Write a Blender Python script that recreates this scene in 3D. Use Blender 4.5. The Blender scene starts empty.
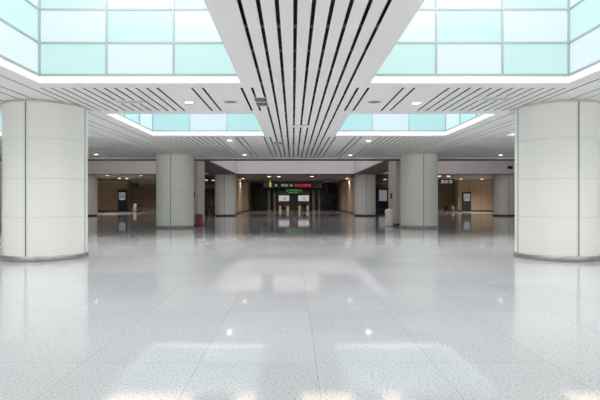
import bpy, bmesh, math, random
from mathutils import Matrix, Vector
random.seed(7)
S = bpy.context.scene
COL = S.collection
PI = math.pi

# ------------------------------------------------------------------ camera data
CX, CZ, F = -0.22, 1.486, 500.0
VX, VY = 293.0, 200.2
H = 3.922                      # underside of the slatted ceiling


def at(px, py, Y):
    """point of the hall seen at photo pixel (px, py) at depth Y"""
    return Vector((CX + (px - VX) * Y / F, Y, CZ - (py - VY) * Y / F))


# ------------------------------------------------------------------ materials
def new_mat(name):
    m = bpy.data.materials.new(name)
    m.use_nodes = True
    return m, m.node_tree.nodes, m.node_tree.links, m.node_tree.nodes['Principled BSDF']


def mat(name, rgb, rough=0.5, metal=0.0, var=0.04, scale=6.0, bump=0.0, emit=None, es=0.0, spec=0.5, coat=0.0):
    m, N, L, P = new_mat(name)
    tc = N.new('ShaderNodeTexCoord')
    no = N.new('ShaderNodeTexNoise')
    no.inputs['Scale'].default_value = scale
    no.inputs['Detail'].default_value = 4
    L.new(tc.outputs['Object'], no.inputs['Vector'])
    mr = N.new('ShaderNodeMapRange')
    mr.inputs['To Min'].default_value = 1 - var
    mr.inputs['To Max'].default_value = 1 + var
    L.new(no.outputs['Fac'], mr.inputs['Value'])
    mx = N.new('ShaderNodeMix')
    mx.data_type = 'RGBA'
    mx.blend_type = 'MULTIPLY'
    mx.inputs[0].default_value = 1
    mx.inputs[6].default_value = (*rgb, 1)
    L.new(mr.outputs[0], mx.inputs[7])
    L.new(mx.outputs[2], P.inputs['Base Color'])
    P.inputs['Roughness'].default_value = rough
    P.inputs['Metallic'].default_value = metal
    P.inputs['Specular IOR Level'].default_value = spec
    P.inputs['Coat Weight'].default_value = coat
    if emit:
        P.inputs['Emission Color'].default_value = (*emit, 1)
        P.inputs['Emission Strength'].default_value = es
    if bump:
        b = N.new('ShaderNodeBump')
        b.inputs['Strength'].default_value = bump
        b.inputs['Distance'].default_value = 0.01
        L.new(no.outputs['Fac'], b.inputs['Height'])
        L.new(b.outputs[0], P.inputs['Normal'])
    return m


def granite():
    m, N, L, P = new_mat('granite_floor')
    tc = N.new('ShaderNodeTexCoord')
    mp = N.new('ShaderNodeMapping')
    mp.inputs['Location'].default_value = (0.01 + 106.5, -4.57 + 106.0, 0)
    L.new(tc.outputs['Object'], mp.inputs['Vector'])
    br = N.new('ShaderNodeTexBrick')
    br.offset = 0
    br.squash = 1
    br.inputs['Scale'].default_value = 1
    br.inputs['Brick Width'].default_value = 1.065
    br.inputs['Row Height'].default_value = 1.06
    br.inputs['Mortar Size'].default_value = 0.0045
    br.inputs['Mortar Smooth'].default_value = 0.1
    br.inputs['Color1'].default_value = (0.505, 0.515, 0.525, 1)
    br.inputs['Color2'].default_value = (0.545, 0.555, 0.565, 1)
    br.inputs['Mortar'].default_value = (0.42, 0.42, 0.425, 1)
    L.new(mp.outputs[0], br.inputs['Vector'])
    # fine granite speckle
    v = N.new('ShaderNodeTexNoise')
    v.inputs['Scale'].default_value = 46
    v.inputs['Detail'].default_value = 5
    v.inputs['Roughness'].default_value = 0.75
    L.new(tc.outputs['Object'], v.inputs['Vector'])
    cr = N.new('ShaderNodeValToRGB')
    e = cr.color_ramp.elements
    e[0].position, e[0].color = 0.33, (0.44, 0.43, 0.42, 1)
    e[1].position, e[1].color = 0.62, (1.16, 1.16, 1.16, 1)
    x = e.new(0.46)
    x.color = (0.97, 0.97, 0.98, 1)
    L.new(v.outputs['Fac'], cr.inputs[0])
    w = N.new('ShaderNodeTexNoise')
    w.inputs['Scale'].default_value = 0.7
    w.inputs['Detail'].default_value = 3
    L.new(tc.outputs['Object'], w.inputs['Vector'])
    wr = N.new('ShaderNodeMapRange')
    wr.inputs['To Min'].default_value = 0.95
    wr.inputs['To Max'].default_value = 1.05
    L.new(w.outputs['Fac'], wr.inputs['Value'])
    a = N.new('ShaderNodeMix'); a.data_type = 'RGBA'; a.blend_type = 'MULTIPLY'; a.inputs[0].default_value = 1
    L.new(br.outputs['Color'], a.inputs[6]); L.new(cr.outputs['Color'], a.inputs[7])
    b = N.new('ShaderNodeMix'); b.data_type = 'RGBA'; b.blend_type = 'MULTIPLY'; b.inputs[0].default_value = 1
    L.new(a.outputs[2], b.inputs[6]); L.new(wr.outputs[0], b.inputs[7])
    L.new(b.outputs[2], P.inputs['Base Color'])
    P.inputs['Roughness'].default_value = 0.045
    P.inputs['Specular IOR Level'].default_value = 0.42
    return m


def brushed(name, rgb, rough=0.28):
    m, N, L, P = new_mat(name)
    tc = N.new('ShaderNodeTexCoord')
    mp = N.new('ShaderNodeMapping')
    mp.inputs['Scale'].default_value = (40, 40, 1.5)
    L.new(tc.outputs['Object'], mp.inputs['Vector'])
    no = N.new('ShaderNodeTexNoise')
    no.inputs['Scale'].default_value = 1.0
    L.new(mp.outputs[0], no.inputs['Vector'])
    mr = N.new('ShaderNodeMapRange')
    mr.inputs['To Min'].default_value = rough - 0.08
    mr.inputs['To Max'].default_value = rough + 0.12
    L.new(no.outputs['Fac'], mr.inputs['Value'])
    L.new(mr.outputs[0], P.inputs['Roughness'])
    P.inputs['Base Color'].default_value = (*rgb, 1)
    P.inputs['Metallic'].default_value = 1
    return m


M = {}
M['floor'] = granite()
M['ceil'] = mat('ceiling_panel_white', (0.80, 0.80, 0.775), 0.45, var=0.02, scale=0.8)
M['plenum'] = mat('dark_plenum', (0.05, 0.05, 0.052), 0.9, var=0.3, scale=3)
M['runner'] = mat('galvanised_runner', (0.25, 0.25, 0.25), 0.6)
M['lip'] = mat('well_lip_white', (0.72, 0.72, 0.71), 0.4, var=0.01)
M['column'] = mat('column_cream_panel', (0.84, 0.84, 0.775), 0.32, var=0.015, scale=1.2)
M['collar'] = mat('collar_grey_paint', (0.68, 0.68, 0.66), 0.6)
M['groove'] = mat('column_joint_grey', (0.62, 0.62, 0.57), 0.6)
M['silver'] = mat('painted_silver', (0.74, 0.75, 0.74), 0.35)
M['seam'] = mat('column_dark_seam', (0.075, 0.08, 0.08), 0.5)
M['alu'] = brushed('satin_aluminium', (0.72, 0.72, 0.71), 0.35)
M['steel'] = mat('brushed_steel', (0.40, 0.385, 0.36), 0.38, metal=0.8, var=0.35, scale=3.5)
M['frame'] = mat('glazing_bar_grey', (0.26, 0.30, 0.30), 0.4)
M['wall'] = mat('plaster_white', (0.74, 0.73, 0.73), 0.6, bump=0.05, scale=9)
M['fascia'] = mat('fascia_pinkish_stone', (0.80, 0.765, 0.775), 0.55, var=0.05, scale=1.5)
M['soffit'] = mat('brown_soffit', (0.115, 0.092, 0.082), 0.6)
M['atrium'] = mat('atrium_grey_wall', (0.22, 0.212, 0.208), 0.6)
M['pier'] = mat('pier_grey', (0.54, 0.51, 0.495), 0.5, var=0.04, scale=2)
M['beige'] = mat('beige_wall_panel', (0.56, 0.455, 0.345), 0.45, var=0.08, scale=1.4)
M['brownwall'] = mat('brown_wall_panel', (0.30, 0.235, 0.175), 0.5, var=0.1, scale=1.2)
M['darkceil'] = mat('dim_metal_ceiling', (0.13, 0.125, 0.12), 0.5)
M['blackglass'] = mat('black_glass', (0.012, 0.013, 0.016), 0.12)
M['black'] = mat('black_plastic', (0.018, 0.018, 0.02), 0.4)
M['darkgrey'] = mat('dark_grey_metal', (0.06, 0.065, 0.075), 0.4)
M['skirting'] = mat('dark_skirting', (0.06, 0.05, 0.045), 0.35)
M['white'] = mat('white_enamel', (0.78, 0.78, 0.76), 0.35)
M['red'] = mat('red_enamel', (0.21, 0.035, 0.04), 0.35)
M['darkred'] = mat('dark_red_paint', (0.08, 0.014, 0.016), 0.5)
M['darkgreen'] = mat('dark_green_panel', (0.006, 0.011, 0.015), 0.35)
M['grille'] = mat('grille_grey', (0.20, 0.20, 0.20), 0.5)
M['plate'] = mat('cream_plate', (0.80, 0.77, 0.66), 0.45)


def emission(name, rgb, s, base=0.2):
    return mat(name, tuple(base * c for c in rgb), 0.4, emit=rgb, es=s, var=0.02)


M['pane_teal'] = mat('frosted_teal_glass', (0.07, 0.10, 0.097), 0.25, var=0.03, scale=0.9, emit=(0.455, 0.67, 0.655), es=0.97)
M['pane_white'] = mat('frosted_white_glass', (0.09, 0.105, 0.108), 0.25, var=0.03, scale=0.9, emit=(0.57, 0.68, 0.70), es=0.97)
M['dim_teal'] = mat('frosted_teal_glass_dim', (0.06, 0.09, 0.092), 0.25, var=0.03, scale=0.9, emit=(0.36, 0.63, 0.65), es=0.9)  # dimmer copy of the teal pane, weaker daylight put into its colour
M['dim_white'] = mat('frosted_white_glass_dim', (0.08, 0.10, 0.108), 0.25, var=0.03, scale=0.9, emit=(0.53, 0.66, 0.71), es=0.9)  # same for the white pane: less skylight behind, set in the emission
M['sky_a'] = emission('milky_skylight', (1.0, 0.965, 0.98), 6.6)
M['sky_b'] = emission('milky_skylight_deep', (1.0, 0.965, 0.98), 8.5)
M['lamp'] = emission('lamp_white', (1.0, 0.95, 0.86), 6.0)
M['lamp_warm'] = emission('lamp_warm', (1.0, 0.80, 0.55), 7.0)
M['clerestory'] = emission('warm_clerestory', (1.0, 0.86, 0.80), 0.42)
M['rear_fill'] = emission('rear_fill_glow', (1.0, 0.98, 0.95), 2.0)
M['void_fill'] = emission('void_fill_glow', (1.0, 0.95, 0.97), 1.35)
M['screen'] = emission('screen_white', (0.85, 0.87, 0.92), 0.42)
M['screen_grey'] = emission('screen_grey', (0.55, 0.62, 0.66), 0.25)
M['screen_dark'] = emission('screen_blue_green', (0.03, 0.055, 0.065), 0.08)
M['glyph'] = emission('lit_white_glyph', (0.9, 0.92, 0.95), 0.42)
M['glyph_red'] = emission('lit_red_glyph', (1.0, 0.03, 0.06), 0.75)
M['glyph_green'] = emission('lit_green_glyph', (0.25, 0.95, 0.12), 0.42)
M['glyph_yellow'] = emission('lit_yellow_glyph', (1.0, 0.78, 0.25), 0.5)
M['purple'] = emission('lit_purple_panel', (0.22, 0.10, 0.42), 0.15)


# ------------------------------------------------------------------ mesh builder
class MB:
    def __init__(s):
        s.bm = bmesh.new()

    def box(s, x0, x1, y0, y1, z0, z1, mi=0, bevel=0.0):
        r = bmesh.ops.create_cube(s.bm, size=1)
        vs = r['verts']
        sx, sy, sz = x1 - x0, y1 - y0, z1 - z0
        for v in vs:
            v.co = Vector(((x0 + x1) / 2 + v.co.x * sx, (y0 + y1) / 2 + v.co.y * sy, (z0 + z1) / 2 + v.co.z * sz))
        fs = {f for v in vs for f in v.link_faces}
        for f in fs:
            f.material_index = mi
        if bevel:
            es = {e for v in vs for e in v.link_edges}
            rr = bmesh.ops.bevel(s.bm, geom=list(es), offset=bevel, segments=2, affect='EDGES', profile=0.5)
            for f in rr['faces']:
                f.material_index = mi
        return s

    def lathe(s, prof, cx=0, cy=0, n=48, mi=0, smooth=True, sx=1.0, sy=1.0, cap=True):
        rings = []
        for (r, z) in prof:
            rings.append([s.bm.verts.new((cx + sx * r * math.cos(2 * PI * k / n), cy + sy * r * math.sin(2 * PI * k / n), z)) for k in range(n)])
        for a, b in zip(rings, rings[1:]):
            for k in range(n):
                f = s.bm.faces.new((a[k], a[(k + 1) % n], b[(k + 1) % n], b[k]))
                f.material_index = mi
                f.smooth = smooth
        if cap:
            f = s.bm.faces.new(list(reversed(rings[0]))); f.material_index = mi
            f = s.bm.faces.new(rings[-1]); f.material_index = mi
        return s

    def arc_strip(s, cx, cy, r0, r1, t, half, z0, z1, n=4, mi=0):
        """curved vertical strip hugging a round shaft at angle t"""
        ins, outs = [], []
        for k in range(n + 1):
            a = t - half + 2 * half * k / n
            ca, sa = math.cos(a), math.sin(a)
            ins.append([s.bm.verts.new((cx + r0 * ca, cy + r0 * sa, z)) for z in (z0, z1)])
            outs.append([s.bm.verts.new((cx + r1 * ca, cy + r1 * sa, z)) for z in (z0, z1)])
        def q(a, b, c, d):
            f = s.bm.faces.new((a, b, c, d)); f.material_index = mi
        for k in range(n):
            q(outs[k][0], outs[k + 1][0], outs[k + 1][1], outs[k][1])
            q(ins[k + 1][0], ins[k][0], ins[k][1], ins[k + 1][1])
            q(outs[k][1], outs[k + 1][1], ins[k + 1][1], ins[k][1])
            q(ins[k][0], ins[k + 1][0], outs[k + 1][0], outs[k][0])
        q(ins[0][0], outs[0][0], outs[0][1], ins[0][1])
        q(outs[n][0], ins[n][0], ins[n][1], outs[n][1])
        return s

    def tri(s, x, y, z, w, h, d, mi=0, flip=1):
        """small upright triangle of thickness d, in the XZ plane"""
        pts = [(x - w / 2, z - h / 2 * flip), (x + w / 2, z - h / 2 * flip), (x, z + h / 2 * flip)]
        a = [s.bm.verts.new((p[0], y - d, p[1])) for p in pts]
        b = [s.bm.verts.new((p[0], y, p[1])) for p in pts]
        for vs in (a, list(reversed(b)), *[(a[i], b[i], b[(i + 1) % 3], a[(i + 1) % 3]) for i in range(3)]):
            f = s.bm.faces.new(vs); f.material_index = mi
        return s

    def build(s, name, mats, parent=None, loc=(0, 0, 0)):
        bmesh.ops.recalc_face_normals(s.bm, faces=s.bm.faces[:])
        me = bpy.data.meshes.new(name)
        s.bm.to_mesh(me)
        s.bm.free()
        for m in (mats if isinstance(mats, (list, tuple)) else [mats]):
            me.materials.append(M[m])
        o = bpy.data.objects.new(name, me)
        COL.objects.link(o)
        o.location = loc
        if parent:
            o.parent = parent
        return o


def struct(o):
    o['kind'] = 'structure'
    return o


def tag(o, label, cat, group=None):
    o['label'] = label
    o['category'] = cat
    o['kind'] = 'thing'
    if group:
        o['group'] = group
    return o


def thing(name, loc, label, cat, group=None):
    o = bpy.data.objects.new(name, None)
    COL.objects.link(o)
    o.location = loc
    return tag(o, label, cat, group)


def dup(root, loc, label, group=None):
    r = root.copy(); COL.objects.link(r); r.location = loc; r['label'] = label
    if group:
        r['group'] = group
    for ch in list(root.children):
        c = ch.copy(); COL.objects.link(c); c.parent = r
        for g in list(ch.children):
            d = g.copy(); COL.objects.link(d); d.parent = c
    return r


# ------------------------------------------------------------------ floor
XW = 21.5          # side walls of the front hall
XF = 29.0          # side walls of the far hall
Y0, YV, YB, YE = -9.0, 28.6, 46.2, 84.0
struct(MB().box(-XF - 1, XF + 1, Y0 - 1, YE + 1, -0.3, 0).build('floor', 'floor'))

# ------------------------------------------------------------------ slatted ceiling with light wells
BAY = 13.3
WX0, WX1 = 1.37, 5.50
WELLS_Y = [(-2.7, 2.0), (5.7, 10.4), (14.1, 18.8)]
ZT = [(Y0, -2.7), (2.0, 5.7), (10.4, 14.1), (18.8, YV)]
MAR = 0.44
TP = 0.008
loc_full, loc_cont = [], []
for k in range(-6, 7):
    (loc_cont if abs(k) <= 4 else loc_full).append((k * 0.23 + 0.04, 0.054))
for sg in (-1, 1):
    loc_full += [(sg * 2.18, 0.05), (sg * 2.42, 0.05)]
    loc_full += [(sg * (3.17 + 0.23 * i), 0.05) for i in range(12)]
    loc_cont += [(sg * 5.93, 0.045), (sg * 6.48, 0.045)]


def slits(lst, xa, xb):
    out = []
    for b in (-2, -1, 0, 1, 2):
        for (x, w) in lst:
            X = x + b * BAY
            if xa + 0.05 < X < xb - 0.05:
                out.append((X, w))
    return sorted(out)


cm = MB()


def strips(lst, xa, xb, ya, yb):
    cur = xa
    for (x, w) in slits(lst, xa, xb):
        cm.box(cur, x - w / 2, ya, yb, H, H + TP)
        cur = x + w / 2
    cm.box(cur, xb, ya, yb, H, H + TP)


for (ya, yb) in ZT:
    a = ya if ya == Y0 else ya + MAR
    b = yb if yb == YV else yb - MAR
    if a > ya:
        strips(loc_cont, -XW, XW, ya, a)
    strips(loc_cont + loc_full, -XW, XW, a, b)
    if b < yb:
        strips(loc_cont, -XW, XW, b, yb)
well_x = []
for b in (-1, 0, 1):
    well_x += [(b * BAY - WX1, b * BAY - WX0 + 0.06), (b * BAY + WX0 + 0.015, b * BAY + WX1 + 0.02)]
solid_x = []
cur = -XW
for (a, b) in well_x:
    solid_x.append((cur, a)); cur = b
solid_x.append((cur, XW))
for (ya, yb) in WELLS_Y:
    for (xa, xb) in solid_x:
        strips(loc_cont, xa, xb, ya, yb)
# closing trim bars along the rear edge of the ceiling
ceiling = struct(cm.build('ceiling', 'ceil'))
# dark void over the panels
pm = MB()
for (ya, yb) in ZT:
    pm.box(-XW, XW, ya + (0.08 if ya > Y0 else 0), yb + (0.02 if yb == YV else -0.08), H + 0.75, H + 0.85)
for (ya, yb) in WELLS_Y:
    for (xa, xb) in solid_x:
        pm.box(xa + 0.08, xb - 0.08, ya - 0.08, yb + 0.08, H + 0.75, H + 0.85)
for (ya, yb) in WELLS_Y:
    for (xa, xb) in well_x:
        o_, i_ = 0.076, 0.064  # added dark plates that keep the panes' glow out of the slits
        pm.box(xa - o_, xa - i_, ya - o_, yb + o_, H + 0.012, H + 0.85); pm.box(xb + i_, xb + o_, ya - o_, yb + o_, H + 0.012, H + 0.85)
        pm.box(xa - i_, xb + i_, ya - o_, ya - i_, H + 0.012, H + 0.85); pm.box(xa - i_, xb + i_, yb + i_, yb + o_, H + 0.012, H + 0.85)
struct(pm.build('ceiling_plenum', 'plenum', ceiling))
struct(MB().box(-XW, XW, YV + 0.01, YV + 0.12, 3.835, H + 0.75).build('trim_ceiling_edge', 'ceil'))
struct(MB().box(-XW, XW, YV + 0.02, YV + 0.12, 3.745, 3.835).build('trim_shutter_slot', 'seam'))
rm = MB()
y = Y0 + 0.7
while y < YV - 0.3:
    rm.box(-1.25, 1.25, y, y + 0.05, H + 0.10, H + 0.14)
    y += 1.2
struct(rm.build('ceiling_runner', 'runner', ceiling))

# the light wells: white lip, checkered frosted glass on four sides, milky skylight on top
ZG, ZR, NR = 4.066, 0.698, 4
ZTOP = ZG + ZR * NR
wn = 0
for ri, (ya, yb) in enumerate(WELLS_Y):
    for (xa, xb) in well_x:
        wn += 1
        lip = MB()
        t = 0.06
        lip.box(xa - t, xa, ya - t, yb + t, H + TP, ZG); lip.box(xb, xb + t, ya - t, yb + t, H + TP, ZG)
        lip.box(xa, xb, ya - t, ya, H + TP, ZG); lip.box(xa, xb, yb, yb + t, H + TP, ZG)
        struct(lip.build('trim_%d' % wn, 'lip'))
        g = MB()
        f = MB()
        nx, ny = 3, 3
        px_, py_ = (xb - xa) / nx, (yb - ya) / ny
        for r in range(NR):
            z0, z1 = ZG + r * ZR, ZG + (r + 1) * ZR
            for i in range(nx):
                # column counted from the outer corner: teal at the bottom corner of the end walls
                par = (i + r) % 2
                g.box(xa + i * px_, xa + (i + 1) * px_, yb + 0.02, yb + 0.04, z0, z1, par)
                g.box(xa + i * px_, xa + (i + 1) * px_, ya - 0.04, ya - 0.02, z0, z1, par)
            for j in range(ny):
                par = (j + r) % 2 if ny % 2 == 0 else (ny - j + r) % 2
                par = (ny - 1 - j + r + 1) % 2
                g.box(xa - 0.04, xa - 0.02, ya + j * py_, ya + (j + 1) * py_, z0, z1, par)
                g.box(xb + 0.02, xb + 0.04, ya + j * py_, ya + (j + 1) * py_, z0, z1, par)
        win = struct(g.build('window_%d' % wn, ['pane_teal', 'pane_white'] if ri < 2 else ['dim_teal', 'dim_white']))
        w = 0.02
        for r in range(NR + 1):
            z = ZG + r * ZR
            zz0, zz1 = (z, z + 0.05) if r == 0 else (z - w, z + w)
            f.box(xa, xb, yb - 0.005, yb + 0.05, zz0, zz1); f.box(xa, xb, ya - 0.05, ya + 0.005, zz0, zz1)
            f.box(xa - 0.05, xa + 0.005, ya, yb, zz0, zz1); f.box(xb - 0.005, xb + 0.05, ya, yb, zz0, zz1)
        for i in range(nx + 1):
            x = xa + i * px_
            e = 0.025 if i in (0, nx) else w
            f.box(x - e, x + e, yb - 0.01, yb + 0.05, ZG, ZTOP); f.box(x - e, x + e, ya - 0.05, ya + 0.01, ZG, ZTOP)
        for j in range(1, ny):
            y = ya + j * py_
            f.box(xa - 0.05, xa + 0.01, y - w, y + w, ZG, ZTOP); f.box(xb - 0.01, xb + 0.05, y - w, y + w, ZG, ZTOP)
        struct(f.build('window_frame', 'frame', win))
        sk = MB().box(xa - 0.05, xb + 0.05, ya - 0.05, yb + 0.05, ZTOP + 0.02, ZTOP + 0.08)
        struct(sk.build('skylight_glass', 'sky_a' if ri < 2 else 'sky_b', win))

# ------------------------------------------------------------------ walls of the front hall
for nm, sx in (('wall_left', -1), ('wall_right', 1)):
    x = sx * XW
    struct(MB().box(min(x, x + sx * 0.3), max(x, x + sx * 0.3), Y0, YB + 2.8, 0, 8.6).build(nm, 'wall'))
# unseen wall behind the viewer, its slots cut to shape the sun patches
bw = MB()
slots = [(-1.62, -0.98), (-0.66, -0.50), (-0.16, 0.24), (0.46, 0.60), (1.85, 2.35)]
ZS = 3.62
cur = -XW
for (a, b) in slots:
    bw.box(cur, a, Y0 - 0.2, Y0, 0, ZS); cur = b
bw.box(cur, XW, Y0 - 0.2, Y0, 0, ZS)
bw.box(-XW, XW, Y0 - 0.2, Y0, ZS, 5.0)
struct(bw.build('wall_rear', 'wall'))
gz = MB()
for k in range(-7, 7):
    x0, x1 = k * 3.0 + 0.15, k * 3.0 + 2.85
    if x1 < -1.7 or x0 > 2.4:
        gz.box(x0, x1, Y0, Y0 + 0.03, 0.2, 3.5)
struct(gz.build('window_%d' % (wn + 10), 'rear_fill'))  # added glowing panes, unseen, that brighten the column fronts

# ------------------------------------------------------------------ void between the ceiling and the stone beam
ZVT = 8.4
struct(MB().box(-XW, XW, YV + 0.95, YB + 2.8, ZVT, ZVT + 0.2).build('ceiling_atrium', 'wall'))
for k, (x, hw) in enumerate(((-14.0, 1.6), (-4.2, 2.9), (4.2, 2.9), (14.0, 1.6))):
    struct(MB().box(x - hw, x + hw, 33.0, 44.0, ZVT - 0.04, ZVT - 0.001).build('window_%d' % (wn + 11 + k), 'void_fill'))  # added unseen glowing panels that light the void and the beam
struct(MB().box(-XW, XW, YV + 0.95, YV + 1.1, H + 0.32, ZVT).build('wall_atrium_front', 'pier'))
ZBM = 3.93
bm_ = MB()
bm_.box(-XW, XW, YB, YB + 2.8, ZBM, 5.2)
bm_.box(-7.9, -5.38, YV + 1.1, YB, ZBM, 5.2)
bm_.box(5.38, 7.9, YV + 1.1, YB, ZBM, 5.2)
beam = struct(bm_.build('trim_beam', 'fascia'))
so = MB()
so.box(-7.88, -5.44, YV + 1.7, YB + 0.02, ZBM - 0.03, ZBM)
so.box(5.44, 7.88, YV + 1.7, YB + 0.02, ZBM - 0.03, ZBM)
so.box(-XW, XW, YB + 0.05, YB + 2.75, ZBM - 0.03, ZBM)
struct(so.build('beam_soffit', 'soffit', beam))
# back wall of the void over the beam, pierced by clerestory windows
cw = MB()
wins = [(-7.3, -3.2), (-2.1, 2.2)]
cw.box(-XW, XW, YB + 0.6, YB + 0.8, 5.2, 5.45)
cw.box(-XW, XW, YB + 0.6, YB + 0.8, 7.1, ZVT)
cur = -XW
for (a, b) in wins:
    cw.box(cur, a, YB + 0.6, YB + 0.8, 5.45, 7.1); cur = b
cw.box(cur, XW, YB + 0.6, YB + 0.8, 5.45, 7.1)
struct(cw.build('wall_atrium_back', 'atrium'))
for i, (a, b) in enumerate(wins):
    o = struct(MB().box(a, b, YB + 0.68, YB + 0.72, 5.45, 7.1).build('window_%d' % (wn + 1 + i), 'clerestory'))
    fr = MB()
    n = max(2, int((b - a) / 1.4))
    for k in range(n + 1):
        x = a + (b - a) * k / n
        fr.box(max(a, x - 0.03), min(b, x + 0.03), YB + 0.62, YB + 0.68, 5.45, 7.1)
    struct(fr.build('window_frame', 'frame', o))

# ------------------------------------------------------------------ columns
def make_column(x, y, ztop, label, r=1.0, joints=(1.07, 2.02, 3.0), cap=0.0, ring='steel'):
    t = thing('round_column', (x, y, 0), label, 'column', 'panelled round columns of the hall')
    zs = [0.0] + list(joints) + [ztop - cap]
    sh = MB()
    for i in range(len(zs) - 1):
        z0, z1 = zs[i] + (0.006 if i else 0), zs[i + 1] - 0.006
        sh.lathe([(r, z0), (r, z1)], n=96, cap=False)
        sh.lathe([(r, z1), (r - 0.02, z1)], n=96, cap=False, smooth=False)
        sh.lathe([(r - 0.02, z0), (r, z0)], n=96, cap=False, smooth=False)
        if i < len(zs) - 2:
            sh.lathe([(r - 0.018, z1 - 0.002), (r - 0.018, z1 + 0.016)], n=96, cap=False, mi=1)
    sh.build('shaft', ['column', 'groove'], t)
    if cap:
        MB().lathe([(r - 0.004, ztop - cap + 0.002), (r - 0.004, ztop - 0.002)], n=96).build('collar', 'collar', t)
    ztop -= cap
    MB().lathe([(r + 0.026, 0.0), (r + 0.03, 0.004), (r + 0.03, 0.122), (r + 0.015, 0.13)], n=72).build('base_ring', ring, t)
    for k in range(4):
        a = k * PI / 2
        st = MB().arc_strip(0, 0, r - 0.01, r + 0.012, a, 0.042, 0.132, ztop - 0.004).build('joint_strip', 'silver', t)
        MB().arc_strip(0, 0, r - 0.005, r + 0.0135, a, 0.0115, 0.132, ztop - 0.004).build('seam', 'seam', st)
    return t


RY = (13.03, 27.3, 47.75)
c0 = make_column(-6.65, RY[0], H - 0.002, 'big cream round column at the left edge, nearest of the left row', cap=0.05)
dup(c0, (6.65, RY[0], 0), 'big cream round column at the right edge, nearest of the right row')
c2 = make_column(-6.65, RY[1], H - 0.002, 'cream round column in the middle distance, beside the red box')
dup(c2, (6.65, RY[1], 0), 'cream round column in the middle distance, beside the white litter bin')
c3 = make_column(-6.65, RY[2], ZBM - 0.032, 'distant cream round column under the stone beam, left of the dark gateway', ring='skirting')
dup(c3, (6.65, RY[2], 0), 'distant cream round column under the stone beam, right of the dark gateway')
dup(c3, (-19.95, RY[2], 0), 'distant round column glimpsed just right of the nearest left column')
dup(c3, (19.95, RY[2], 0), 'distant round column glimpsed just left of the nearest right column')

# piers behind the middle columns
def pier(sx, label):
    t = thing('wall_pier', (sx * 6.65, 29.85, 0), label, 'pier')
    MB().box(-0.965, 0.965, -1.09, 1.09, 0, 3.89, bevel=0.01).build('pier_body', 'pier', t)
    MB().box(-0.975, 0.975, -1.1, 1.1, 0, 0.14).build('skirting', 'skirting', t)
    for s in (-1, 1):
        MB().box(s * 0.45 - 0.008, s * 0.45 + 0.008, -1.096, -1.088, 0.16, 3.88).build('panel_joint', 'seam', t)
    return t


pier(-1, 'grey rectangular wall pier behind the column with the red box')
pier(1, 'grey rectangular wall pier behind the column with the white litter bin')
# small dark alarm boxes on the pier faces
def alarm(px, py, label):
    p = at(px, py, 28.74)
    t = thing('mounted_alarm_box', (p.x, 28.759, p.z), label, 'alarm box')
    MB().box(-0.05, 0.05, -0.07, -0.001, -0.16, 0.16, bevel=0.01).build('housing', 'darkgrey', t)
    MB().lathe([(0.025, 0), (0.03, 0.02), (0.012, 0.03)], n=14).build('button', 'red', t).rotation_euler = (PI / 2, 0, 0)
    t.children[-1].location = (0, -0.07, 0.05)
    return t


alarm(194.3, 195.5, 'small dark wall box on the grey pier above the red box')
alarm(391.0, 197.0, 'small dark wall box on the grey pier above the litter bin')

# ------------------------------------------------------------------ far hall
ZF = 4.06
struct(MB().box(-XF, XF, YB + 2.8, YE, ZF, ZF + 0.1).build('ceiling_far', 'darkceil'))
for nm, sx in (('wall_far_left', -1), ('wall_far_right', 1)):
    x = sx * XF
    struct(MB().box(min(x, x + sx * 0.3), max(x, x + sx * 0.3), YB + 2.8, YE, 0, ZF).build(nm, 'beige'))
    struct(MB().box(min(sx * XW, x), max(sx * XW, x), YB + 2.5, YB + 2.8, 0, ZF + 0.1).build(nm.replace('far', 'return'), 'wall'))
struct(MB().box(-XF, XF, YE, YE + 0.3, 0, ZF).build('wall_back', 'brownwall'))
# beige blocks: outer walls
PAN = 1.6


def panelled(name, x0, x1, y0, y1, m, base=True):
    b = MB().box(x0, x1, y0, y1, 0, ZF)
    o = struct(b.build(name, m))
    j = MB()
    n = max(1, int(round((x1 - x0) / PAN)))
    for k in range(1, n):
        x = x0 + (x1 - x0) * k / n
        j.box(x - 0.012, x + 0.012, y0 - 0.006, y0 + 0.01, 0.15, ZF)
    n = max(1, int(round((y1 - y0) / PAN)))
    for k in range(1, n):
        y = y0 + (y1 - y0) * k / n
        j.box(x0 - 0.006, x0 + 0.01, y - 0.012, y + 0.012, 0.15, ZF)
        j.box(x1 - 0.01, x1 + 0.006, y - 0.012, y + 0.012, 0.15, ZF)
    struct(j.build('wall_joint', 'seam', o))
    struct(MB().box(x0 - 0.02, x1 + 0.02, y0 - 0.02, y1, 0, 0.15).build('baseboard', 'skirting', o))
    return o


panelled('wall_beige_left', -XF, -22.0, 66.0, 67.2, 'beige')
panelled('wall_beige_right', 21.6, XF, 66.0, 67.2, 'beige')
panelled('wall_gateway_left', -7.4, -6.5, 52.0, YE, 'beige')
panelled('wall_gateway_right', 6.5, 7.4, 52.0, YE, 'beige')
# dark back of the gateway: black glazed screen with pale mullions
gs = MB().box(-6.5, 6.5, 78.0, 78.15, 0, ZF)
gw = struct(gs.build('window_%d' % (wn + 7), 'blackglass'))
fm = MB()
for k in range(11):
    x = -6.4 + k * 1.28
    fm.box(x - 0.04, x + 0.04, 77.93, 78.0, 0, ZF)
fm.box(-6.5, 6.5, 77.93, 78.0, 2.5, 2.6)
struct(fm.build('window_frame', 'darkgrey', gw))
# dark glazed doors in the side recesses
def dark_door(n, x0, x1, poster, label):
    y = YE - 0.1
    o = struct(MB().box(x0, x1, y, y + 0.1, 0.02, 3.4).build('door_%d' % n, 'blackglass'))
    fr = MB()
    for k in range(3):
        x = x0 + (x1 - x0) * k / 2
        fr.box(x - 0.05, x + 0.05, y - 0.06, y, 0.02, 3.4)
    fr.box(x0, x1, y - 0.06, y, 3.3, 3.42)
    struct(fr.build('door_frame', 'darkgrey', o))
    return o


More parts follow.
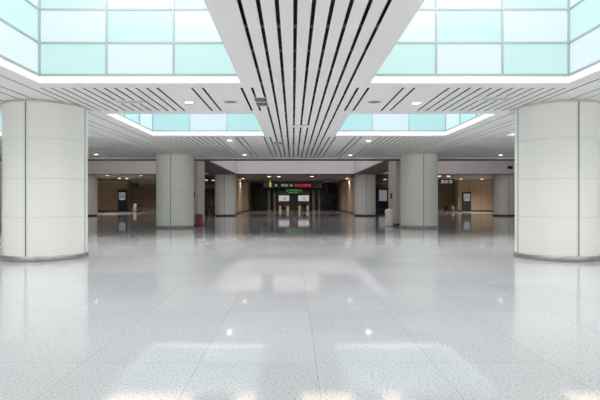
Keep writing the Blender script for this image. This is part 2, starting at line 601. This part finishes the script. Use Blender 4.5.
dark_door(1, -15.8, -12.2, False, '')
dark_door(2, 12.0, 15.8, True, '')
p0, p1 = at(378.5, 189.5, 83.8), at(387.5, 201.5, 83.8)
pt = thing('poster_board', (p0.x + (p1.x - p0.x) / 2, 83.8, p1.z), 'pale poster behind dark glass between the pier and the distant right column', 'poster')
ww, hh = p1.x - p0.x, p0.z - p1.z
MB().box(-ww / 2, ww / 2, -0.04, 0.02, 0, hh).build('poster_frame', 'darkgrey', pt)
MB().box(-ww / 2 + 0.1, ww / 2 - 0.1, -0.05, -0.04, 0.1, hh - 0.1).build('poster_sheet', 'screen_grey', pt)

# ------------------------------------------------------------------ ceiling fittings
def make_downlight(p, label, m='lamp', r=0.095):
    t = thing('downlight', p, label, 'ceiling light', None)
    MB().lathe([(r + 0.035, 0.0), (r + 0.035, -0.008), (r + 0.02, -0.014), (r, -0.012), (r, 0.0)], n=28).build('trim_ring', 'white', t)
    MB().lathe([(r - 0.001, -0.005), (r - 0.004, -0.0165), (r * 0.6, -0.020)], n=28).build('lens', m, t)
    return t


d0 = make_downlight((-2.80, 12.4, H), 'lit downlight above the left half of the hall, nearest on that side')
for (p, lab) in [
    ((2.86, 12.5, H), 'lit downlight above the right half of the hall, nearest on that side'),
    ((-2.80, 20.3, H), 'lit downlight behind the second left light well'),
    ((2.86, 20.4, H), 'lit downlight behind the second right light well'),
    ((-2.80, 26.7, H), 'lit downlight near the rear edge of the ceiling, left of the slatted strip'),
    ((2.86, 26.9, H), 'lit downlight near the rear edge of the ceiling, right of the slatted strip'),
    ((-10.65, 26.5, H), 'lit downlight near the ceiling rear edge, beside the nearest left column'),
    ((10.95, 26.9, H), 'lit downlight near the ceiling rear edge, beside the nearest right column'),
]:
    dup(d0, p, lab)

w0 = None
for (px, py, lab) in [
    (269, 176.6, 'warm downlight inside the gateway ceiling, leftmost of three in a row'),
    (279, 176.6, 'warm downlight inside the gateway ceiling, middle of three in a row'),
    (312, 176.4, 'warm downlight inside the gateway ceiling, rightmost of three in a row'),
    (347, 178.6, 'warm downlight beside the right beige gateway wall'),
    (243, 178.6, 'warm downlight beside the left beige gateway wall'),
    (107, 175.4, 'warm downlight over the left kiosk bay, leftmost of four'),
    (119.5, 178.2, 'warm downlight over the left kiosk bay, second from left'),
    (127, 178.2, 'warm downlight over the left kiosk bay, third from left'),
    (141, 175.4, 'warm downlight over the left kiosk bay, nearest the middle column'),
    (439.7, 176.0, 'warm downlight over the right kiosk bay, nearest the middle column'),
    (448.5, 176.0, 'warm downlight over the right kiosk bay, second from the middle column'),
    (461, 179.0, 'warm downlight right above the kiosk on the right'),
    (482, 179.0, 'warm downlight on the right bay, beside the distant outer column'),
    (206.5, 180.0, 'warm downlight in the dark recess beside the left grey pier, left of two'),
    (213.2, 180.2, 'warm downlight in the dark recess beside the left grey pier, right of two'),
    (385, 179.3, 'warm downlight in the dark recess beside the right grey pier'),
]:
    Y = (ZF - CZ) * F / (VY - py)
    p = at(px, py, Y)
    p.z = ZF
    if w0 is None:
        w0 = make_downlight(p, lab, 'lamp_warm', 0.19)
    else:
        dup(w0, p, lab)

# round ceiling speaker discs
def speaker(p, label):
    t = thing('ceiling_speaker', p, label, 'speaker')
    MB().lathe([(0.19, 0.0), (0.19, -0.012), (0.165, -0.018), (0.16, 0.0)], n=32).build('rim', 'ceil', t)
    MB().lathe([(0.159, -0.004), (0.155, -0.012), (0.05, -0.016)], n=32).build('grille', 'grille', t)
    return t


s0 = speaker((-1.76, 12.35, H), 'round grey ceiling speaker left of the central slats, in front of the second well')
dup(s0, (1.80, 12.35, H), 'round grey ceiling speaker right of the central slats, in front of the second well')

# perforated grilles and slot diffusers
def grille(p, w, d, label, n=6):
    t = thing('air_grille', p, label, 'air vent')
    f = MB()
    f.box(-w / 2, w / 2, -d / 2, -d / 2 + 0.025, -0.014, 0); f.box(-w / 2, w / 2, d / 2 - 0.025, d / 2, -0.014, 0)
    f.box(-w / 2, -w / 2 + 0.025, -d / 2, d / 2, -0.014, 0); f.box(w / 2 - 0.025, w / 2, -d / 2, d / 2, -0.014, 0)
    f.box(-w / 2, w / 2, -0.03, 0.03, -0.014, 0)
    f.build('frame', 'ceil', t)
    MB().box(-w / 2 + 0.02, w / 2 - 0.02, -d / 2 + 0.02, d / 2 - 0.02, -0.004, 0).build('backing', 'darkgrey', t)
    for k in range(n):
        y = -d / 2 + 0.04 + (d - 0.08) * (k + 0.5) / n
        MB().box(-w / 2 + 0.02, w / 2 - 0.02, y - 0.012, y + 0.012, -0.011, -0.004).build('slat', 'grille', t)
    return t


grille((-1.0, 12.35, H), 0.34, 1.1, 'grey perforated air grille across the slats at the left of the central strip', 12)
grille((-0.85, 21.2, H), 0.40, 0.8, 'small grey air grille on the central strip beyond the second wells', 8)


def diffuser(p, w, d, label):
    t = thing('ceiling_diffuser', p, label, 'air vent')
    MB().box(-w / 2, w / 2, -d / 2, d / 2, -0.012, 0, bevel=0.003).build('plate', 'ceil', t)
    for s in (-1, 1):
        MB().box(-w / 2 + 0.04, w / 2 - 0.04, s * d * 0.22 - d * 0.07, s * d * 0.22 + d * 0.07, -0.0135, -0.0115).build('slot', 'grille', t)
    return t


diffuser((-4.25, 12.35, H), 0.75, 0.42, 'pale slot diffuser set across the ribs near the left column')
diffuser((4.6, 11.95, H), 0.75, 0.42, 'pale slot diffuser set across the ribs near the right column')
diffuser((-9.1, 23.3, H), 1.3, 0.55, 'long pale slot diffuser between the nearest and middle left columns')
pl = thing('ceiling_plate', (0.05, 16.4, H), 'cream rectangular plate across the central slats between the second wells', 'ceiling plate')
MB().box(-0.30, 0.30, -0.15, 0.15, -0.03, 0, bevel=0.008).build('cover', 'plate', pl)
for s in (-1, 1):
    MB().lathe([(0.012, -0.032), (0.012, -0.029)], cx=s * 0.25, n=10).build('screw', 'grille', pl)

# ------------------------------------------------------------------ things on the floor
# red extinguisher box beside the left middle column
t = thing('extinguisher_box', (-5.56, 28.42, 0), 'red fire extinguisher box on the floor beside the left middle column', 'fire extinguisher box')
MB().box(-0.19, 0.19, -0.13, 0.13, 0.03, 0.62, bevel=0.015).build('cabinet', 'red', t)
MB().box(-0.20, 0.20, -0.14, 0.14, 0.62, 0.68, bevel=0.012).build('lid', 'red', t)
dr = MB().box(-0.16, 0.16, -0.142, -0.13, 0.08, 0.57, bevel=0.004).build('door', 'red', t)
MB().box(0.10, 0.13, -0.165, -0.142, 0.28, 0.38, bevel=0.004).build('handle', 'steel', dr)
MB().box(-0.07, 0.07, -0.015, 0.015, 0.70, 0.72, bevel=0.004).box(-0.07, -0.05, -0.015, 0.015, 0.68, 0.71).box(0.05, 0.07, -0.015, 0.015, 0.68, 0.71).build('carry_handle', 'black', t)
for sx in (-1, 1):
    for sy in (-1, 1):
        MB().lathe([(0.025, 0), (0.025, 0.03)], cx=sx * 0.15, cy=sy * 0.09, n=12).build('foot', 'black', t)

# white litter bin
t = thing('litter_bin', (5.20, 28.25, 0), 'white round-topped litter bin on the floor beside the right middle column', 'bin')
MB().lathe([(0.20, 0.03), (0.215, 0.05), (0.22, 0.78), (0.215, 0.80)], n=32).build('body', 'white', t)
MB().lathe([(0.225, 0.80), (0.225, 0.86), (0.20, 0.93), (0.13, 0.985), (0.05, 1.0)], n=32).build('lid', 'white', t)
MB().lathe([(0.205, 0.0), (0.205, 0.03)], n=32).build('base', 'skirting', t)
MB().box(-0.235, -0.19, -0.10, 0.10, 0.66, 0.74, bevel=0.01).build('opening', 'black', t)

# advertising kiosks against the beige walls
def kiosk(p0, p1, Y, label, variant):
    a, b = at(*p0, Y), at(*p1, Y)
    w, h = b.x - a.x, a.z
    t = thing('screen_kiosk', ((a.x + b.x) / 2, Y, 0), label, 'kiosk')
    MB().box(-w / 2, w / 2, -0.16, 0.16, 0.06, h, bevel=0.03).build('housing', 'black', t)
    MB().box(-w / 2 - 0.06, w / 2 + 0.06, -0.24, 0.24, 0, 0.06, bevel=0.01).build('base_plate', 'darkgrey', t)
    s = MB().box(-w / 2 + 0.16, w / 2 - 0.16, -0.175, -0.158, h * 0.62, h * 0.90).build('screen', 'screen_grey', t)
    MB().box(-w / 2 + 0.24, w / 2 - 0.24, -0.179, -0.175, h * 0.70, h * 0.725).build('caption_bar', 'black', s)
    MB().box(-w / 2 + 0.22, w / 2 - 0.22, -0.175, -0.158, h * 0.555, h * 0.60).build('caption_strip', 'screen', t)
    MB().box(-w / 2 + 0.10, w / 2 - 0.10, -0.175, -0.158, h * 0.12, h * 0.52, bevel=0.004).build('lower_panel', 'screen_dark', t)
    return t


kiosk((118.2, 190.2), (127.0, 211.2), 65.2, 'tall black screen kiosk by the beige wall on the left', 0)
kiosk((462.2, 191.8), (470.8, 211.4), 65.2, 'tall black screen kiosk by the beige wall on the right', 1)

# white post bin by the left recess
Y = 64.0
a, b = at(133.2, 203.5, Y), at(136.6, 211, Y)
t = thing('white_bollard', ((a.x + b.x) / 2, Y, 0), 'slim white round post standing in the left recess beside the kiosk', 'post')
r = (b.x - a.x) / 2
MB().lathe([(r, 0.05), (r, a.z - 0.14), (r * 0.85, a.z - 0.05), (r * 0.4, a.z)], n=24).build('post', 'white', t)
MB().lathe([(r * 1.1, 0), (r * 1.1, 0.05)], n=24).build('base', 'darkgrey', t)

# seats / bins at the back of the recesses
def seat(px0, px1, pytop, Y, m, label):
    a, b = at(px0, pytop, Y), at(px1, pytop, Y)
    w, h = b.x - a.x, a.z
    t = thing('waiting_seat', ((a.x + b.x) / 2, Y, 0), label, 'seat')
    MB().box(-w / 2, w / 2, -0.3, 0.25, 0.38, 0.46, bevel=0.02).build('seat', m, t)
    MB().box(-w / 2, w / 2, 0.2, 0.28, 0.46, h, bevel=0.03).build('backrest', m, t)
    for sx in (-1, 1):
        for y in (-0.25, 0.2):
            MB().box(sx * (w / 2 - 0.05) - 0.025, sx * (w / 2 - 0.05) + 0.025, y - 0.025, y + 0.025, 0, 0.38).build('leg', 'darkgrey', t)
    return t


seat(137.4, 140.2, 204.8, 80.5, 'darkred', 'dark red seat by the far wall of the left recess, next to the white post')
seat(141.2, 144.2, 204.8, 80.5, 'darkred', 'dark red seat by the far wall of the left recess, farther from the white post')


def round_bin(px0, px1, pytop, Y, m, label):
    a, b = at(px0, pytop, Y), at(px1, pytop, Y)
    r, h = (b.x - a.x) / 2, a.z
    t = thing('waste_bin', ((a.x + b.x) / 2, Y, 0), label, 'bin')
    MB().lathe([(r * 0.85, 0.0), (r * 0.92, 0.04), (r, h * 0.78)], n=24).build('body', m, t)
    MB().lathe([(r * 1.05, h * 0.78), (r * 1.05, h * 0.84), (r * 0.7, h * 0.95), (r * 0.25, h)], n=24).build('lid', 'black', t)
    MB().box(-r * 0.5, r * 0.5, -r * 1.02, -r * 0.8, h * 0.62, h * 0.72).build('opening', 'black', t)


round_bin(444.0, 447.6, 205.0, 66.0, 'darkred', 'dark red bin on the floor in the right recess')
round_bin(449.8, 455.0, 203.5, 65.0, 'darkgrey', 'dark grey bin on the floor between the red bin and the right kiosk')


# hanging signs
def strokes(mb, x, y, z, w, h, seed, mi=0, d=0.012):
    """one character-like block of small strokes"""
    rnd = random.Random(seed)
    tk = h * 0.13
    for k in range(3):
        zz = z - h / 2 + h * (0.12 + 0.38 * k)
        l = w * rnd.choice((0.7, 0.9, 1.0))
        mb.box(x - l / 2, x + l / 2, y - d, y, zz - tk / 2, zz + tk / 2, mi)
    for s in (-1, 1):
        if rnd.random() < 0.75:
            xx = x + s * w * rnd.uniform(0.18, 0.42)
            mb.box(xx - tk / 2, xx + tk / 2, y - d, y, z - h / 2, z + h * rnd.uniform(0.2, 0.5), mi)
    return mb


def hang_sign(name, p0, p1, Y, label, ztop=ZF, mat_='darkgreen'):
    a, b = at(*p0, Y), at(*p1, Y)
    w, h = b.x - a.x, a.z - b.z
    t = thing(name, ((a.x + b.x) / 2, Y, b.z), label, 'sign')
    MB().box(-w / 2, w / 2, -0.09, 0.09, 0, h, bevel=0.01).build('board', mat_, t)
    for s in (-1, 1):
        MB().box(s * w * 0.38 - 0.02, s * w * 0.38 + 0.02, -0.02, 0.02, h, ztop - b.z).build('hanger_rod', 'darkgrey', t)
    return t, w, h


t, w, h = hang_sign('hanging_sign', (131.2, 183.2), (138.6, 189.2), 62, 'dark hanging sign with faint markings in the left recess')
g = MB()
strokes(g, -w * 0.15, -0.09, h * 0.55, h * 0.4, h * 0.4, 1)
g.build('marking', 'grille', t)
t, w, h = hang_sign('hanging_sign', (438.2, 178.9), (454.6, 184.3), 55, 'dark hanging sign with white characters over the right bay')
for i, px in enumerate((442.5, 446.5, 450.8)):
    x = (px - 446.4) / 16.4 * w
    g = MB(); strokes(g, x, -0.09, h * 0.5, h * 0.62, h * 0.6, 10 + i)
    g.build('character', 'glyph', t)

# little dark sign on the beam at the far right
a, b = at(507.5, 166.0, YB), at(512.5, 169.0, YB)
t = thing('beam_sign', ((a.x + b.x) / 2, YB, b.z), 'small dark plate on the stone beam beside the nearest right column', 'sign')
w, h = b.x - a.x, a.z - b.z
MB().box(-w / 2, w / 2, -0.06, -0.001, 0, h, bevel=0.01).build('board', 'darkgrey', t)
MB().box(-w / 2 + 0.04, w / 2 - 0.04, -0.064, -0.06, 0.06, h - 0.06).build('face', 'black', t)

# main sign across the gateway
Y = 60
t, w, h = hang_sign('overhead_sign', (263.5, 181.3), (322.0, 187.6), Y, 'wide dark overhead sign with white and red lettering across the gateway')
cx_ = (263.5 + 322.0) / 2
sc = Y / F
for i, px in enumerate((276.2, 282.0, 284.6, 287.2, 291.2)):
    g = MB(); strokes(g, (px - cx_) * sc, -0.09, h * 0.36, 2.0 * sc, 2.3 * sc, 30 + i)
    g.build('character', 'glyph', t)
for i in range(6):
    px = 296.0 + i * 2.75
    g = MB(); strokes(g, (px - cx_) * sc, -0.09, h * 0.36, 2.3 * sc, 2.5 * sc, 60 + i)
    g.build('red_character', 'glyph_red', t)['label'] = 'red lit character'
# yellow walking figure pictogram
g = MB()
x, z = (270.2 - cx_) * sc, h * 0.12
g.lathe([(0.0001, z + 0.56), (0.06, z + 0.59), (0.075, z + 0.64), (0.05, z + 0.70), (0.0001, z + 0.715)], cx=x, cy=-0.10, n=14, sy=0.25)
g.box(x - 0.08, x + 0.08, -0.105, -0.09, z + 0.26, z + 0.53)
g.box(x - 0.10, x - 0.03, -0.105, -0.09, z, z + 0.26); g.box(x + 0.03, x + 0.13, -0.105, -0.09, z, z + 0.26)
g.box(x + 0.08, x + 0.17, -0.105, -0.09, z + 0.34, z + 0.42)
g.build('pictogram', 'glyph_yellow', t)['label'] = 'yellow figure pictogram'

a, b = at(323.6, 178.4, 60.5), at(331.5, 182.6, 60.5)
t = thing('display_panel', ((a.x + b.x) / 2, 60.5, b.z), 'dim purple display hung right of the overhead sign', 'display')
w2, h2 = b.x - a.x, a.z - b.z
h2 = min(h2, ZF - b.z - 0.05)
MB().box(-w2 / 2, w2 / 2, -0.06, 0.06, 0, h2, bevel=0.01).build('housing', 'black', t)
MB().box(-w2 / 2 + 0.05, w2 / 2 - 0.05, -0.066, -0.06, 0.05, h2 - 0.05).build('screen', 'purple', t)
MB().box(-0.02, 0.02, -0.02, 0.02, h2, ZF - b.z).build('hanger_rod', 'darkgrey', t)

# green LED sign over the gates
Y = 68
t, w, h = hang_sign('led_sign', (285.8, 188.6), (302.2, 194.2), Y, 'black LED sign with green lettering over the gates', mat_='black')
cx_ = (285.8 + 302.2) / 2
sc = Y / F
for i in range(5):
    px = 289.6 + i * 2.2
    g = MB(); strokes(g, (px - cx_) * sc, -0.09, h * 0.68, 1.7 * sc, 1.6 * sc, 90 + i)
    g.build('character', 'glyph_green', t)
g = MB()
g.tri((287.0 - cx_) * sc, -0.09, h * 0.66, 1.4 * sc, 1.4 * sc, 0.012); g.build('arrow', 'glyph_green', t)
g = MB()
g.tri((300.9 - cx_) * sc, -0.09, h * 0.66, 1.4 * sc, 1.4 * sc, 0.012); g.build('arrow', 'glyph_green', t)
g = MB()
for i in range(9):
    x = (289.0 + i * 1.1 - cx_) * sc
    g.box(x - 0.05, x + 0.05, -0.102, -0.09, h * 0.20, h * 0.30)
g.build('caption_line', 'glyph_green', t)


# security gates with lit screens
def gate(px0, px1, Y, label):
    a, b = at(px0, 195.3, Y), at(px1, 201.0, Y)
    w = b.x - a.x
    t = thing('ticket_gate', ((a.x + b.x) / 2, Y, 0), label, 'gate')
    for s in (-1, 1):
        x = s * (w / 2 - 0.22)
        MB().box(x - 0.17, x + 0.17, -0.45, 0.45, 0, 0.72, bevel=0.03).build('pedestal', 'pier', t)
        MB().box(x - 0.22, x + 0.22, -0.5, 0.5, 0.72, 1.0, bevel=0.04).build('cabinet', 'darkred', t)
    MB().box(-w / 2, w / 2, -0.08, 0.08, 1.0, b.z - 0.05, bevel=0.02).build('crossbar', 'darkred', t)
    s = MB().box(-w / 2, w / 2, -0.09, 0.09, b.z - 0.05, a.z, bevel=0.015).build('screen_housing', 'black', t)
    MB().box(-w / 2 + 0.03, w / 2 - 0.03, -0.10, -0.09, b.z, a.z - 0.03).build('screen', 'screen', s)
    g = MB()
    strokes(g, 0.1, -0.10, (a.z + b.z) / 2 - 0.05, 0.4, 0.3, int(px0))
    g.build('graphic', 'darkred', s)
    return t


gate(278.6, 289.4, 70, 'ticket gate with white screen under the left end of the green sign')
gate(297.9, 309.2, 70, 'ticket gate with white screen under the right end of the green sign')


def scanner(pxa, pxb, Y, label):
    a, b = at(pxa, 189, Y), at(pxb, 189, Y)
    w = b.x - a.x
    t = thing('detector_arch', ((a.x + b.x) / 2, Y, 0), label, 'detector')
    for s, wd in ((-1, 0.34), (1, 0.22)):
        x = s * (w / 2)
        MB().box(x - wd / 2, x + wd / 2, -0.35, 0.35, 0, a.z - 0.2, bevel=0.03).build('upright', 'frame', t)
    MB().box(-w / 2 - 0.17, w / 2 + 0.11, -0.3, 0.3, a.z - 0.2, a.z, bevel=0.03).build('header', 'darkgrey', t)
    MB().box(-w / 2 + 0.17, w / 2 - 0.11, -0.3, 0.3, 0, 0.03).build('base_plate', 'darkgrey', t)


scanner(269.2, 274.5, 72, 'pale walk-through detector arch left of the ticket gates')
scanner(313.5, 319.0, 72, 'pale walk-through detector arch right of the ticket gates')

# ------------------------------------------------------------------ lights
def area(name, loc, sx, sy, power, col, rot=(0, 0, 0)):
    l = bpy.data.lights.new(name, 'AREA')
    l.shape = 'RECTANGLE'; l.size = sx; l.size_y = sy
    l.energy = power; l.color = col
    o = bpy.data.objects.new(name, l)
    COL.objects.link(o)
    o.location = loc; o.rotation_euler = rot
    return o


def spot(name, loc, power, col, size=2.4):
    l = bpy.data.lights.new(name, 'SPOT')
    l.energy = power; l.color = col; l.spot_size = size; l.spot_blend = 1.0; l.shadow_soft_size = 0.12
    o = bpy.data.objects.new(name, l)
    COL.objects.link(o)
    o.location = loc
    return o


# warm downlights wash the far hall's walls
for (px, py, wt) in ((107, 175.4, 700), (119.5, 178.2, 500), (127, 178.2, 300), (448.5, 176.0, 300), (461, 179.0, 500), (482, 179.0, 700),
                     (347, 178.6, 90), (243, 178.6, 90), (279, 176.6, 120), (312, 176.4, 120)):
    Y = (ZF - CZ) * F / (VY - py)
    p = at(px, py, Y)
    spot('downlight_or_fill_beam', (p.x, p.y, ZF - 0.06), wt * 2.3, (1.0, 0.84, 0.66), 2.75)
# added fill spots without fixtures, brightening the recesses and the gate area
for k, (x, y, wt) in enumerate(((-24.0, 77.0, 420), (-18.5, 77.0, 300), (18.5, 77.0, 420), (23.5, 77.0, 300), (-2.6, 67.0, 240), (2.6, 67.0, 240), (-3.4, 58.5, 170), (3.4, 58.5, 170))):
    spot('downlight_or_fill_beam', (x, y, ZF - 0.06), wt * 1.8, (1.0, 0.86, 0.70), 2.75)

for (x, y) in ((-2.80, 12.4), (2.86, 12.5), (-2.80, 20.3), (2.86, 20.4), (-2.80, 26.7), (2.86, 26.9), (-10.65, 26.5), (10.95, 26.9)):
    spot('downlight_or_fill_beam', (x, y, H - 0.03), 140 if y < 25 else 60, (1.0, 0.97, 0.90), 2.7)

sun = bpy.data.lights.new('sun', 'SUN')
sun.energy = 12.0
sun.angle = math.radians(0.35)
sun.color = (1.0, 0.80, 0.56)
so_ = bpy.data.objects.new('sun', sun)
COL.objects.link(so_)
el = math.atan2(ZS, 4.02 - Y0)
so_.rotation_euler = (PI / 2 - el, 0, 0)

wd = bpy.data.worlds.new('World')
S.world = wd
wd.use_nodes = True
nt = wd.node_tree
bg = nt.nodes['Background']
sky = nt.nodes.new('ShaderNodeTexSky')
sky.sky_type = 'HOSEK_WILKIE'
sky.turbidity = 4
sky.sun_direction = (0, -math.cos(el), math.sin(el))
nt.links.new(sky.outputs[0], bg.inputs[0])
bg.inputs[1].default_value = 0.8

# ------------------------------------------------------------------ camera
cam = bpy.data.cameras.new('camera')
cam.sensor_width = 36
cam.lens = F / 600 * 36
cam.shift_x = (300 - VX) / 600
cam.shift_y = (VY - 200) / 600
cam.clip_end = 300
co = bpy.data.objects.new('camera', cam)
COL.objects.link(co)
co.location = (CX, 0, CZ)
co.rotation_euler = (PI / 2, 0, 0)
S.camera = co

vs = S.view_settings
S.display_settings.display_device = 'sRGB'
vs.view_transform = 'Standard'
vs.look = 'None'
vs.gamma = 1
vs.use_curve_mapping = False
vs.exposure = 0.14
S.cycles.max_bounces = 14
S.cycles.diffuse_bounces = 8
S.cycles.glossy_bounces = 5
S.cycles.use_denoising = True
S.cycles.sample_clamp_indirect = 6
